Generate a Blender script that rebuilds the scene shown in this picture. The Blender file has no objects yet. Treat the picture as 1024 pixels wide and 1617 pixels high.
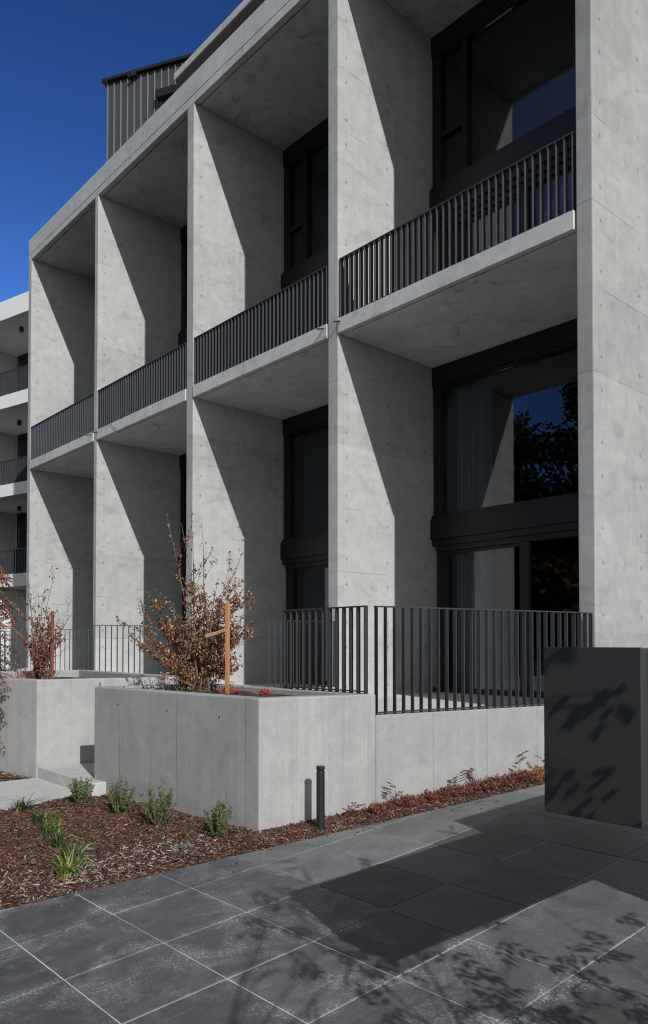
import bpy, bmesh, math, random
from mathutils import Vector, Matrix
random.seed(7)
R=math.radians
scene=bpy.context.scene
COL=scene.collection
SUN=Vector((-3.693,1.158,-2.48))           # direction the sunlight travels
SL=.068
def gz(y): return SL*(max(-6.0,min(9.0,y))-1.56)
SK=R(11.8)                                  # skew of the site walls against the building
def skx(y,x0,y0=None): return x0-((7.1 if x0>-5 else 7.44)-y)*math.tan(SK)
# ------------------------------------------------------------------ helpers
class MB:
    def __init__(s): s.v=[]; s.f=[]; s.c=[]
    def add(s,vs,fs,col=None):
        n=len(s.v); s.v.extend([tuple(v) for v in vs]); s.f.extend([tuple(i+n for i in f) for f in fs])
        if col is not None: s.c.extend([col]*len(fs))
        return s
    def box(s,x0,x1,y0,y1,z0,z1):
        return s.add([(x0,y0,z0),(x1,y0,z0),(x1,y1,z0),(x0,y1,z0),(x0,y0,z1),(x1,y0,z1),(x1,y1,z1),(x0,y1,z1)],
          [(3,2,1,0),(4,5,6,7),(0,1,5,4),(1,2,6,5),(2,3,7,6),(3,0,4,7)])
    def prism(s,poly,z0,z1):
        n=len(poly)
        zb=z0 if callable(z0) else (lambda x,y:z0)
        vs=[(x,y,zb(x,y)) for x,y in poly]+[(x,y,z1) for x,y in poly]
        return s.add(vs,[tuple(range(n-1,-1,-1)),tuple(range(n,2*n))]+[(i,(i+1)%n,n+(i+1)%n,n+i) for i in range(n)])
    def beam(s,a,b,w,z0,z1):                # wall along a plan segment, thickness w centred
        a=Vector(a);b=Vector(b);d=(b-a).normalized();p=Vector((-d.y,d.x))*w/2
        return s.prism([tuple(a-p),tuple(b-p),tuple(b+p),tuple(a+p)],z0,z1)
    def extr_x(s,prof,x0,x1):               # profile in (y,z), counter-clockwise seen from +x
        n=len(prof)
        vs=[(x0,y,z) for y,z in prof]+[(x1,y,z) for y,z in prof]
        return s.add(vs,[tuple(range(n-1,-1,-1)),tuple(range(n,2*n))]+[(i,(i+1)%n,n+(i+1)%n,n+i) for i in range(n)])
    def tube(s,pts,rads,n=6,cap=True,col=None):
        rings=[];m=len(pts);pts=[Vector(p) for p in pts]
        for i,p in enumerate(pts):
            d=(pts[min(i+1,m-1)]-pts[max(i-1,0)]).normalized()
            u=d.orthogonal().normalized() if abs(d.z)<.95 else d.cross(Vector((0,1,0))).normalized()
            w=d.cross(u)
            rings.append([p+(u*math.cos(2*math.pi*k/n)+w*math.sin(2*math.pi*k/n))*rads[i] for k in range(n)])
        vs=[v for r in rings for v in r]; fs=[]
        for i in range(m-1):
            for k in range(n):
                fs.append((i*n+k,i*n+(k+1)%n,(i+1)*n+(k+1)%n,(i+1)*n+k))
        if cap: fs+= [tuple(range(n-1,-1,-1)),tuple(range((m-1)*n,m*n))]
        return s.add(vs,fs,col)
    def leaf(s,p,d,up,L,W,col,fold=.25):
        d=d.normalized(); sd=d.cross(up)
        if sd.length<1e-3: sd=d.orthogonal()
        sd.normalize(); n=sd.cross(d)
        a=p; b=p+d*L*.45+sd*W/2+n*W*fold; c=p+d*L-n*L*.08; e=p+d*L*.45-sd*W/2+n*W*fold
        return s.add([a,b,c,e],[(0,1,2),(0,2,3)],col)
    def build(s,name,mat,parent=None,bevel=0,smooth=False):
        me=bpy.data.meshes.new(name)
        off=parent.matrix_world_loc if False else (Vector(parent['_b']) if parent is not None and '_b' in parent else Vector((0,0,0)))
        me.from_pydata([(x-off.x,y-off.y,z-off.z) for x,y,z in s.v],[],s.f)
        if s.c and len(s.c)==len(s.f):
            at=me.attributes.new('col','FLOAT_COLOR','FACE')
            flat=[]
            for c in s.c: flat.extend((c[0],c[1],c[2],1.0))
            at.data.foreach_set('color',flat)
        me.validate(); me.update()
        if smooth: me.polygons.foreach_set('use_smooth',[True]*len(me.polygons))
        me.materials.append(mat)
        o=bpy.data.objects.new(name,me); COL.objects.link(o)
        if parent is not None:
            o.parent=parent
            if '_b' in parent and parent.type!='EMPTY':
                pass
            o['_b']=tuple(off)
        if bevel:
            m=o.modifiers.new('edge','BEVEL'); m.width=bevel; m.segments=2; m.limit_method='ANGLE'; m.angle_limit=R(40)
        return o
def tag(o,label,cat,group=None):
    o['label']=label; o['category']=cat
    if group: o['group']=group
    return o
def empty(name,loc,label,cat,group=None):
    o=bpy.data.objects.new(name,None); o.empty_display_size=.2; COL.objects.link(o)
    o.location=loc; o['_b']=tuple(loc); return tag(o,label,cat,group)
def kind(o,k): o['kind']=k; return o
# ------------------------------------------------------------------ materials
class NT:
    def __init__(s,name):
        s.m=bpy.data.materials.new(name); s.m.use_nodes=True; s.t=s.m.node_tree; s.t.nodes.clear()
        s.out=s.n('ShaderNodeOutputMaterial'); s.b=s.n('ShaderNodeBsdfPrincipled'); s.l(s.b.outputs[0],s.out.inputs[0])
    def n(s,t,**k):
        x=s.t.nodes.new(t)
        for a,b in k.items(): setattr(x,a,b)
        return x
    def l(s,a,b): s.t.links.new(a,b)
    def inp(s,sock,v):
        if hasattr(v,'is_output'): s.l(v,sock)
        elif isinstance(v,(tuple,list)) and len(v)==3 and sock.type=='RGBA': sock.default_value=(*v,1)
        else: sock.default_value=v
    def M(s,op,a,b=0.,c=0.):
        x=s.n('ShaderNodeMath',operation=op)
        for i,v in enumerate((a,b,c)): s.inp(x.inputs[i],v)
        return x.outputs[0]
    def ss(s,v,lo,hi,a=0.,b=1.):
        x=s.n('ShaderNodeMapRange',interpolation_type='SMOOTHSTEP')
        for i,q in enumerate((v,lo,hi,a,b)): s.inp(x.inputs[i],q)
        return x.outputs[0]
    def pos(s):
        g=s.n('ShaderNodeNewGeometry'); sp=s.n('ShaderNodeSeparateXYZ'); s.l(g.outputs['Position'],sp.inputs[0])
        return g.outputs['Position'],sp.outputs[0],sp.outputs[1],sp.outputs[2]
    def noise(s,vec,scale,detail=3.,rough=.55,dist=0.,xyz=(1,1,1)):
        mp=s.n('ShaderNodeMapping'); s.l(vec,mp.inputs[0]); mp.inputs['Scale'].default_value=xyz
        x=s.n('ShaderNodeTexNoise'); s.l(mp.outputs[0],x.inputs['Vector'])
        x.inputs['Scale'].default_value=scale; x.inputs['Detail'].default_value=detail; x.inputs['Roughness'].default_value=rough; x.inputs['Distortion'].default_value=dist
        return x.outputs[0]
    def mix(s,f,a,b,bt='MIX'):
        x=s.n('ShaderNodeMix',data_type='RGBA',blend_type=bt)
        s.inp(x.inputs[0],f); s.inp(x.inputs[6],a); s.inp(x.inputs[7],b); return x.outputs[2]
    def grey(s,v,tint=(1,1,1)):
        c=s.n('ShaderNodeCombineColor')
        for i in range(3): s.l(s.M('MULTIPLY',v,tint[i]),c.inputs[i])
        return c.outputs[0]
    def bump(s,h,strength=.3,dist=.01):
        b=s.n('ShaderNodeBump'); b.inputs['Strength'].default_value=strength; b.inputs['Distance'].default_value=dist
        s.l(h,b.inputs['Height']); s.l(b.outputs[0],s.b.inputs['Normal'])
    def fin(s,col,rough=.8,spec=.3,metal=0.):
        s.inp(s.b.inputs['Base Color'],col); s.inp(s.b.inputs['Roughness'],rough)
        s.b.inputs['Specular IOR Level'].default_value=spec; s.b.inputs['Metallic'].default_value=metal
        return s.m
def concrete(name,base=.40,joint=None,holes=None,seams=None,streak=.05,stain=.0,blot=.10,smudge=1.,tint=(1.0,.993,.975)):
    """joint=(period,offset); holes=(axis,period,offset,hz); seams=(axis,period,offset)"""
    t=NT(name); P,x,y,z=t.pos(); ax={'x':x,'y':y}
    big=t.noise(P,.9,4,.6); med=t.noise(P,5,5,.65,.6); fine=t.noise(P,70,3,.6); st=t.noise(P,1,4,.6,xyz=(9,9,.35))
    cl=t.noise(P,1.7,3,.5,1.2,xyz=(1,1,2.2))
    v=t.M('MULTIPLY_ADD',t.M('SUBTRACT',big,.5),blot*3.0,1.)
    v=t.M('MULTIPLY_ADD',t.M('SUBTRACT',med,.5),.50,v)
    v=t.M('MULTIPLY_ADD',t.M('SUBTRACT',fine,.5),.36,v)
    v=t.M('MULTIPLY_ADD',t.M('SUBTRACT',st,.5),streak*3,v)
    st2=t.noise(P,1,3,.6,xyz=(34,34,.5)); v=t.M('MULTIPLY_ADD',t.M('MULTIPLY',t.M('SUBTRACT',st2,.5),t.ss(t.noise(P,.8,2),.42,.62,.3,1.6)),streak*3,v)
    v=t.M('SUBTRACT',v,t.ss(cl,.58,.70,0,.12*smudge))
    v=t.M('ADD',v,t.ss(cl,.42,.30,0,.08*smudge))
    # pinholes left by air bubbles
    vo=t.n('ShaderNodeTexVoronoi',feature='F1'); t.l(P,vo.inputs['Vector']); vo.inputs['Scale'].default_value=11; 
    ph=t.M('MULTIPLY',t.ss(vo.outputs['Distance'],.075,.04),t.ss(t.noise(P,2.3,2),.52,.6))
    v=t.M('SUBTRACT',v,t.M('MULTIPLY',ph,.22))
    h=t.M('MULTIPLY_ADD',fine,.25,t.M('MULTIPLY',med,.5)); h=t.M('SUBTRACT',h,t.M('MULTIPLY',ph,.6))
    dz=None
    if joint:
        p,o=joint
        wob=t.M('MULTIPLY',t.M('SUBTRACT',t.noise(P,1.3,2),.5),.012)
        zz=t.M('ADD',z,wob)
        dz=t.M('ABSOLUTE',t.M('SUBTRACT',t.M('FLOORED_MODULO',t.M('ADD',zz,p/2-o),p),p/2))
        vis=t.ss(t.noise(P,1.1,2,xyz=(1,1,.6)),.42,.66,.06,1)
        jl=t.M('MULTIPLY',t.ss(dz,.009,.002),vis)
        v=t.M('SUBTRACT',v,t.M('MULTIPLY',jl,.34))
        # each lift of the pour sets to a slightly different grey
        lift=t.n('ShaderNodeTexWhiteNoise',noise_dimensions='2D'); cm=t.n('ShaderNodeCombineXYZ')
        t.l(t.M('FLOOR',t.M('DIVIDE',t.M('SUBTRACT',zz,o),p)),cm.inputs[0]); t.l(t.M('FLOOR',t.M('MULTIPLY',x,.26)),cm.inputs[1]); t.l(cm.outputs[0],lift.inputs['Vector'])
        v=t.M('MULTIPLY_ADD',t.M('SUBTRACT',lift.outputs['Value'],.5),.15,v)
        h=t.M('SUBTRACT',h,jl)
    if holes:
        a,pu,ou,hz=holes
        du=t.M('ABSOLUTE',t.M('SUBTRACT',t.M('FLOORED_MODULO',t.M('ADD',ax[a],pu/2-ou),pu),pu/2))
        dd=t.M('ABSOLUTE',t.M('SUBTRACT',dz,hz))
        r=t.M('SQRT',t.M('ADD',t.M('MULTIPLY',du,du),t.M('MULTIPLY',dd,dd)))
        hm=t.ss(r,.021,.013); ring=t.M('MULTIPLY',t.ss(r,.05,.02),t.ss(t.noise(P,3,2),.4,.65,.2,1))
        v=t.M('SUBTRACT',v,t.M('MULTIPLY',hm,.34)); v=t.M('SUBTRACT',v,t.M('MULTIPLY',ring,.10))
        h=t.M('SUBTRACT',h,t.M('MULTIPLY',hm,3))
    if seams:
        a,pu,ou=seams
        du=t.M('ABSOLUTE',t.M('SUBTRACT',t.M('FLOORED_MODULO',t.M('ADD',ax[a],pu/2-ou),pu),pu/2))
        sm=t.ss(du,.007,.002); v=t.M('SUBTRACT',v,t.M('MULTIPLY',sm,.22)); h=t.M('SUBTRACT',h,sm)
    if stain:
        sn=t.noise(P,2.2,5,.6,2.0); v=t.M('SUBTRACT',v,t.ss(sn,.56,.70,0,stain))
        rid=t.M('ABSOLUTE',t.M('SUBTRACT',t.noise(P,1.6,3,.5,3.0),.5))
        v=t.M('SUBTRACT',v,t.M('MULTIPLY',t.ss(rid,.02,.004),t.ss(t.noise(P,1.1,2),.55,.65,0,stain)))
    v=t.M('MULTIPLY',v,base)
    t.bump(h,.25,.006)
    return t.fin(t.grey(v,tint),.82,.25)
def plain(name,col,rough=.6,spec=.4,metal=0.,var=.12,scale=30,bump=0.):
    t=NT(name); P,x,y,z=t.pos(); nz=t.noise(P,scale,4); big=t.noise(P,1.5,3)
    f=t.M('ADD',t.M('MULTIPLY_ADD',t.M('SUBTRACT',nz,.5),var*2,1.),t.M('MULTIPLY',t.M('SUBTRACT',big,.5),var*2))
    c=t.n('ShaderNodeCombineColor')
    for i in range(3): t.l(t.M('MULTIPLY',f,col[i]),c.inputs[i])
    if bump: t.bump(nz,bump,.01)
    return t.fin(c.outputs[0],t.M('MULTIPLY_ADD',t.M('SUBTRACT',nz,.5),.2,rough),spec,metal)
def leafmat(name,trans=.3,rough=.55):
    t=NT(name); a=t.n('ShaderNodeAttribute',attribute_name='col')
    t.fin(a.outputs['Color'],rough,.35)
    tr=t.n('ShaderNodeBsdfTranslucent'); t.l(a.outputs['Color'],tr.inputs[0])
    mx=t.n('ShaderNodeMixShader'); mx.inputs[0].default_value=trans; t.l(t.b.outputs[0],mx.inputs[1]); t.l(tr.outputs[0],mx.inputs[2]); t.l(mx.outputs[0],t.out.inputs[0])
    return t.m
def attrmat(name,rough=.85):
    t=NT(name); a=t.n('ShaderNodeAttribute',attribute_name='col'); P,_,_,_=t.pos()
    nz=t.noise(P,60,3); c=t.mix(.6,a.outputs['Color'],t.grey(t.M('MULTIPLY',nz,2.)),'MULTIPLY')
    return t.fin(c,rough,.2)
def glassmat():
    t=NT('window_glass'); t.t.nodes.remove(t.b)
    fr=t.n('ShaderNodeFresnel'); fr.inputs[0].default_value=1.5
    P,_,_,_=t.pos()
    gl=t.n('ShaderNodeBsdfGlossy'); gl.inputs['Roughness'].default_value=.0; gl.inputs['Color'].default_value=(.95,.97,1,1)
    bp=t.n('ShaderNodeBump'); bp.inputs['Strength'].default_value=.02; bp.inputs['Distance'].default_value=.02; t.l(t.noise(P,.8,1),bp.inputs['Height']); t.l(bp.outputs[0],gl.inputs['Normal'])
    tr=t.n('ShaderNodeBsdfTransparent'); tr.inputs[0].default_value=(.62,.65,.67,1)
    mx=t.n('ShaderNodeMixShader'); t.l(t.M('MULTIPLY_ADD',fr.outputs[0],.9,.015),mx.inputs[0]); t.l(tr.outputs[0],mx.inputs[1]); t.l(gl.outputs[0],mx.inputs[2]); t.l(mx.outputs[0],t.out.inputs[0])
    return t.m
JP,JO=.912,9.94
M={}
M['fin']=concrete('fin_concrete',.41,(JP,JO),('y',.86,7.605,.18),streak=.05)
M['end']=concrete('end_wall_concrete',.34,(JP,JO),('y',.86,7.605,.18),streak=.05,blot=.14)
M['slab']=concrete('slab_concrete',.56,streak=.0,stain=.28,blot=.18)
M['soffit']=concrete('roof_slab_concrete',.47,streak=.0,stain=.30,blot=.20)
M['parapet']=concrete('parapet_concrete',.47,(40.,10.9),None,('x',3.2,.7),streak=.06)
M['planter']=concrete('planter_concrete',.33,None,None,('x',.92,-5.87),streak=.08,smudge=.35)
M['planter2']=concrete('far_planter_concrete',.345,None,None,None,streak=.08,smudge=.35)
M['lowwall']=concrete('low_wall_concrete',.32,None,None,('y',.62,5.29),streak=.06,smudge=.35)
M['floor']=concrete('terrace_concrete',.56,streak=.0,tint=(1,.99,.97))
M['path']=concrete('path_concrete',.46,streak=.0,tint=(1,.99,.96))
M['steel']=plain('charcoal_steel',(.036,.037,.040),.45,.4,0,.05)
M['railsteel']=plain('balcony_steel',(.066,.068,.074),.45,.4,0,.05)
M['frame']=plain('window_frame_black',(.012,.011,.0125),.42,.38,0,.05)
M['cabinet']=plain('letterbox_paint',(.036,.038,.040),.42,.3,0,.06,12)
M['cabinet_edge']=plain('letterbox_edge',(.16,.16,.165),.5,.4,0,.1)
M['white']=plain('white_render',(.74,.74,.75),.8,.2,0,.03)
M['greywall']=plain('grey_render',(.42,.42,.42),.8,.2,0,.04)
M['dark_soffit']=plain('brown_soffit',(.10,.09,.085),.7,.2,0,.15)
M['clad']=plain('standing_seam_metal',(.045,.048,.055),.5,.4,0,.06)
M['seam']=plain('seam_metal',(.17,.175,.185),.45,.4,0,.05)
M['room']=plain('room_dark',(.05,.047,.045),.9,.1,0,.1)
M['curtain']=plain('curtain_cloth',(.58,.68,.78),.9,.1,0,.08,20)
M['timber']=NT('stake_timber')
t=M['timber']; P,x,y,z=t.pos(); g=t.noise(P,3,4,.6,1.,xyz=(14,14,1)); M['timber']=t.fin(t.mix(g,(.34,.15,.06),(.58,.31,.13)),.7,.2)
M['redwood']=plain('stake_redwood',(.24,.085,.05),.75,.2,0,.25,30)
M['bark']=plain('bark',(.16,.12,.10),.85,.2,0,.3,25,.4)
M['soil']=plain('soil',(.07,.05,.04),.95,.1,0,.4,25,.5)
M['leaf']=leafmat('leaf',.30); M['drylf']=leafmat('dry_leaf',.25,.6)
M['chip']=attrmat('bark_chips'); M['glass']=glassmat()
M['lamp']=plain('lamp_black',(.02,.02,.02),.4,.4)
M['bollard']=plain('bollard_paint',(.018,.019,.022),.42,.45,0,.1,40)
M['asphalt']=plain('asphalt',(.05,.05,.05),.9,.2,0,.2,60)
M['turf']=plain('turf',(.05,.07,.025),.95,.1,0,.4,8)
# paving: dark concrete tiles with pale dusting
def paver():
    t=NT('charcoal_paver'); P,x,y,z=t.pos()
    a=t.n('ShaderNodeAttribute',attribute_name='col'); sp=t.n('ShaderNodeSeparateColor'); t.l(a.outputs['Color'],sp.inputs[0])
    tone=sp.outputs[0]; dust=sp.outputs[1]
    big=t.noise(P,1.6,4,.6,.8); med=t.noise(P,7,5,.65,.5); fine=t.noise(P,105,3,.65); brush=t.noise(P,5,4,.6,.6,xyz=(3,.7,1))
    v=t.M('MULTIPLY_ADD',t.M('SUBTRACT',big,.5),.9,1.)
    v=t.M('MULTIPLY_ADD',t.M('SUBTRACT',med,.5),.95,v)
    v=t.M('MULTIPLY_ADD',t.M('SUBTRACT',fine,.5),1.15,v)
    v=t.M('MAXIMUM',t.M('MULTIPLY',v,tone),.018)
    # pale bloom: drifts over a slab, gathers along the joints, breaks into grains
    du=t.M('ABSOLUTE',t.M('SUBTRACT',t.M('FLOORED_MODULO',t.M('ADD',x,.5775/2+4.168),.5775),.5775/2))
    dv=t.M('ABSOLUTE',t.M('SUBTRACT',t.M('FLOORED_MODULO',t.M('ADD',y,.5395/2-1.56),.5395),.5395/2))
    near=t.ss(t.M('MINIMUM',du,dv),.11,.0)
    drift=t.ss(t.noise(P,2.6,5,.62,.8),.47,.68)
    drift=t.M('ADD',drift,t.M('MULTIPLY',near,t.ss(t.noise(P,3.4,4,.6,.4),.42,.66)))
    grain=t.ss(t.noise(P,80,3,.6),.50,.66); soft=t.noise(P,16,4,.65)
    ad=t.M('MULTIPLY',drift,t.M('ADD',t.M('MULTIPLY',grain,.17),t.M('MULTIPLY',soft,.08)))
    film=t.M('MULTIPLY',t.ss(brush,.55,.75),.05)
    fleck=t.M('MULTIPLY',t.ss(t.noise(P,48,2,.5),.66,.72),t.ss(t.noise(P,1.9,3),.55,.64))
    ad=t.M('ADD',t.M('ADD',ad,film),t.M('MULTIPLY',fleck,.22))
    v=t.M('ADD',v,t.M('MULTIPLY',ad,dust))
    t.bump(t.M('ADD',t.M('MULTIPLY',fine,.6),med),.3,.004)
    return t.fin(t.grey(v,(.98,1.,1.03)),t.M('MULTIPLY_ADD',med,.3,.42),.45)
M['paver']=paver()
M['grout']=plain('grout',(.54,.54,.53),.9,.1,0,.35,9)
# ------------------------------------------------------------------ camera
cam=bpy.data.cameras.new('camera'); co=bpy.data.objects.new('camera',cam); COL.objects.link(co); scene.camera=co
F,CY,YAW,PIT=1215.695,993.18,R(-48.054),R(1.173)
fw=Vector((math.sin(YAW)*math.cos(PIT),math.cos(YAW)*math.cos(PIT),math.sin(PIT)))
rt=Vector((math.cos(YAW),-math.sin(YAW),0)); up=rt.cross(fw)
co.matrix_world=Matrix(((rt.x,up.x,-fw.x,0),(rt.y,up.y,-fw.y,0),(rt.z,up.z,-fw.z,1.6),(0,0,0,1)))
cam.sensor_fit='VERTICAL'; cam.sensor_height=36; cam.sensor_width=36; cam.lens=F/1617*36
cam.shift_y=(CY-808.5)/1617; cam.shift_x=0; cam.clip_start=.05; cam.clip_end=2000
# ------------------------------------------------------------------ light
w=bpy.data.worlds.new('World'); scene.world=w; w.use_nodes=True
nt=w.node_tree; bg=nt.nodes['Background']; sky=nt.nodes.new('ShaderNodeTexSky'); sky.sky_type='NISHITA'; sky.sun_disc=False
s=-SUN.normalized()
sky.sun_elevation=math.asin(s.z); sky.sun_rotation=math.atan2(s.x,s.y); sky.altitude=600; sky.air_density=1.0; sky.dust_density=.05; sky.ozone_density=3.0
gm=nt.nodes.new('ShaderNodeGamma'); gm.inputs[1].default_value=2.0; nt.links.new(sky.outputs[0],gm.inputs[0]); tc=nt.nodes.new('ShaderNodeTexCoord'); dp=nt.nodes.new('ShaderNodeVectorMath'); dp.operation='DOT_PRODUCT'; nt.links.new(tc.outputs['Generated'],dp.inputs[0]); dp.inputs[1].default_value=tuple(s)
mr=nt.nodes.new('ShaderNodeMapRange'); mr.interpolation_type='SMOOTHSTEP'; nt.links.new(dp.outputs['Value'],mr.inputs[0]); mr.inputs[1].default_value=-.15; mr.inputs[2].default_value=.6
hs=nt.nodes.new('ShaderNodeHueSaturation'); hs.inputs['Saturation'].default_value=.12; hs.inputs['Value'].default_value=1.75; nt.links.new(sky.outputs[0],hs.inputs['Color'])
mxw=nt.nodes.new('ShaderNodeMix'); mxw.data_type='RGBA'; nt.links.new(mr.outputs[0],mxw.inputs[0]); dk=nt.nodes.new('ShaderNodeHueSaturation'); dk.inputs['Value'].default_value=.66; nt.links.new(gm.outputs[0],dk.inputs['Color']); nt.links.new(dk.outputs[0],mxw.inputs[6]); nt.links.new(hs.outputs[0],mxw.inputs[7])
nt.links.new(mxw.outputs[2],bg.inputs[0]); bg.inputs[1].default_value=.05
sl=bpy.data.lights.new('sun','SUN'); sl.energy=3.9; sl.angle=R(.53); sl.color=(1,.985,.965)
so=bpy.data.objects.new('sun',sl); COL.objects.link(so); so.rotation_euler=SUN.to_track_quat('-Z','Y').to_euler(); so.location=(20,-8,15)
scene.view_settings.view_transform='Standard'; scene.view_settings.look='None'; scene.view_settings.exposure=0; scene.view_settings.gamma=1
scene.cycles.max_bounces=8; scene.cycles.transparent_max_bounces=16; scene.cycles.use_denoising=True; scene.cycles.filter_width=1.05
# ------------------------------------------------------------------ ground, road, paving, path
ys=[-400,-6.0,9.0,400]; g=MB()
for i,yv in enumerate(ys):
    for xv in (-400,400): g.v.append((xv,yv,gz(yv)-.06))
g.f=[(0,1,3,2),(2,3,5,4),(4,5,7,6)]
kind(g.build('ground',M['turf']),'structure')
rd=MB(); rd.box(-400,400,-17,-9,gz(-9)-.3,gz(-9)-.045); kind(rd.build('road',M['asphalt']),'structure')
# mulch edge = skewed line through (-4.76,1.66)
EX,EY=-4.765,1.66; ET=math.tan(R(10.3))
def edge_x(y): return EX+(y-EY)*ET
X0,DX,Y0,DY=-4.168,.5775,1.56,.5395
bm=bmesh.new(); cl=bm.loops.layers.float_color.new('col')
rng=random.Random(3)
tiles={}
for i in range(-4,20):
    for j in range(-10,16):
        x0=X0+i*DX+.0035; x1=x0+DX-.007; y0=Y0+j*DY+.0035; y1=y0+DY-.007
        dv=rng.uniform(-.0012,.0012)
        def zz(y): return gz(y)+dv
        b=.004
        vs=[bm.verts.new(p) for p in [(x0+b,y0+b,zz(y0)),(x1-b,y0+b,zz(y0)),(x1-b,y1-b,zz(y1)),(x0+b,y1-b,zz(y1)),
            (x0,y0,zz(y0)-.004),(x1,y0,zz(y0)-.004),(x1,y1,zz(y1)-.004),(x0,y1,zz(y1)-.004)]]
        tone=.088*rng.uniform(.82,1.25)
        if j>=3 and i<=0: tone*=1.55  # lighter tone by the wall stands for its glancing reflection
        if j>=2 and 1<=i<=2: tone*=rng.uniform(.62,.85)  # slabs under the letterbox shadow darkened, shade put into their tone
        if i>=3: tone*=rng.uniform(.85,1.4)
        dust=rng.uniform(.7,1.35) if j<3 else rng.uniform(.15,.5)  # less bloom in the back rows, which also deepens the letterbox shade
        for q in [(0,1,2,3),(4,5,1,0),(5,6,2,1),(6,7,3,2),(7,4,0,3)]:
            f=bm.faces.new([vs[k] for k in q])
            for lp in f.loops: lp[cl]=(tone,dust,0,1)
nrm=Vector((1,-ET,0)).normalized()
bmesh.ops.bisect_plane(bm,geom=bm.verts[:]+bm.edges[:]+bm.faces[:],plane_co=(EX+.006,EY,0),plane_no=-nrm,clear_outer=True)
me=bpy.data.meshes.new('paving'); bm.to_mesh(me); bm.free(); me.materials.append(M['paver'])
po=bpy.data.objects.new('paving',me); COL.objects.link(po); kind(po,'structure')
gr=MB(); a0=-4.;a1=9.
gr.add([(edge_x(a0),a0,gz(a0)-.005),(8,a0,gz(a0)-.005),(8,a1,gz(a1)-.005),(edge_x(a1),a1,gz(a1)-.005)],[(0,1,2,3)])
kind(gr.build('paving_grout',M['grout']),'structure')
mu=MB(); NX,NY=90,70
def mx(u,v): y=-1.5+v*9.6; return (-15+u*(edge_x(y)-.004+15),y)
for j in range(NY+1):
    for i in range(NX+1):
        x,y=mx(i/NX,j/NY); e=min(1,(edge_x(y)-x)/.12)
        mu.v.append((x,y,gz(y)-.03+.03*e+random.uniform(-.010,.010)*e))
for j in range(NY):
    for i in range(NX):
        k=j*(NX+1)+i; mu.f.append((k,k+1,k+NX+2,k+NX+1))
kind(mu.build('garden_bed_soil',M['soil']),'structure')
pa=MB(); pl=[(-7.235,-1.6),(-7.235,3.32),(-8.405,3.33),(-8.56,2.97),(-8.56,-1.6)]
pa.v=[(x,y,gz(y)-.08) for x,y in pl]+[(x,y,gz(y)+.022) for x,y in pl]; n=5
pa.f=[(4,3,2,1,0),(5,6,7,8,9)]+[(i,(i+1)%n,n+(i+1)%n,n+i) for i in range(n)]
kind(pa.build('path',M['path']),'structure')
# ------------------------------------------------------------------ main building
FR=[-19.42,-15.65,-11.80,-7.98,-4.06]; FL=[-19.61,-15.80,-12.02,-8.19,-4.25]
YF,YW=7.44,9.55
B=empty('apartment_building',(-11.8,7.44,.4),'long grey board-formed concrete apartment building with deep double-height bays, fins and dark balconies','building')
for i in range(5):
    f=MB(); f.box(FL[i],FR[i],YF,10.0 if i<4 else 22.,-.2,11.425)
    f.build('fin',M['fin'] if i<4 else M['end'],B,bevel=.012)
rs=MB(); rs.extr_x([(YF,11.571),(YF,11.425),(YF+.10,11.425),(YF+.10,11.455),(YF+.13,11.455),(YF+.13,11.427),(22,11.427),(22,11.571)][::-1],FL[0],FR[4])
rs.build('roof_slab',M['soffit'],B)
pp=MB(); pp.extr_x([(YF+.02,11.571),(YF+.02,11.587),(YF,11.59),(YF,11.97),(YF+.22,11.97),(YF+.22,11.571)][::-1],FL[0],FR[4])
pp.box(FL[0],FL[0]+.2,YF+.22,22,11.571,11.968); pp.box(FR[4]-.2,FR[4],YF+.22,22,11.571,11.968)
pp.build('parapet',M['parapet'],B)
bars_done=0
bar_me={}
def bar_mesh(h,t=.010,d=.040,mat='steel'):
    key=(round(h,3),t,d)
    if key not in bar_me:
        b=MB(); b.box(-t/2,t/2,-d/2,d/2,0,h); me=bpy.data.meshes.new('baluster'); me.from_pydata(b.v,[],b.f); me.materials.append(M[mat]); bar_me[key]=me
    return bar_me[key]
def put_bar(h,x,y,z,ang,parent,d=.042):
    o=bpy.data.objects.new('baluster',bar_mesh(h,.010,d,'railsteel' if d>.06 else 'steel')); COL.objects.link(o); off=Vector(parent['_b']) if '_b' in parent else Vector((0,0,0))
    o.location=Vector((x,y,z))-off; o.rotation_euler=(0,0,ang); o.parent=parent; return o
for i in range(4):
    xa,xb=FR[i]+.006,FL[i+1]-.022
    s_=MB(); s_.extr_x([(YF-.014,6.255),(YF-.014,6.045),(YF+.06,6.045),(YF+.06,6.07),(YF+.085,6.07),(YF+.085,6.045),(YW+.4,6.045),(YW+.4,6.255)][::-1],xa,xb)
    bs=s_.build('balcony_slab',M['slab'],B,bevel=.005)
    for px in ([xa+.05] if i in (1,3) else [xb-.06]):
        sp=MB(); sp.tube([(px,YF+.05,6.20),(px,YF-.015,6.20),(px-.01,YF-.13,6.165)],[.011]*3,8); sp.build('drain_spout',M['lamp'],bs)
    # balcony railing
    rl=MB(); rl.box(xa+.012,xb-.01,YF+.001,YF+.079,7.105,7.117); rl.box(xa+.012,xb-.01,YF+.030,YF+.050,6.285,6.295)
    rail=rl.build('balcony_railing',M['railsteel'],B)
    n=38; sp_=(xb-xa-.05)/(n-1); bh=.846
    if i>=2:
        for k in range(n): put_bar(bh,xa+.025+k*sp_,YF+.040,6.2585,0,rail,.074)
    else:
        q=MB()
        for k in range(n): x=xa+.025+k*sp_; q.box(x-.005,x+.005,YF+.003,YF+.077,6.2585,6.2585+bh)
        kind(q.build('baluster',M['railsteel'],rail),'stuff')
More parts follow.
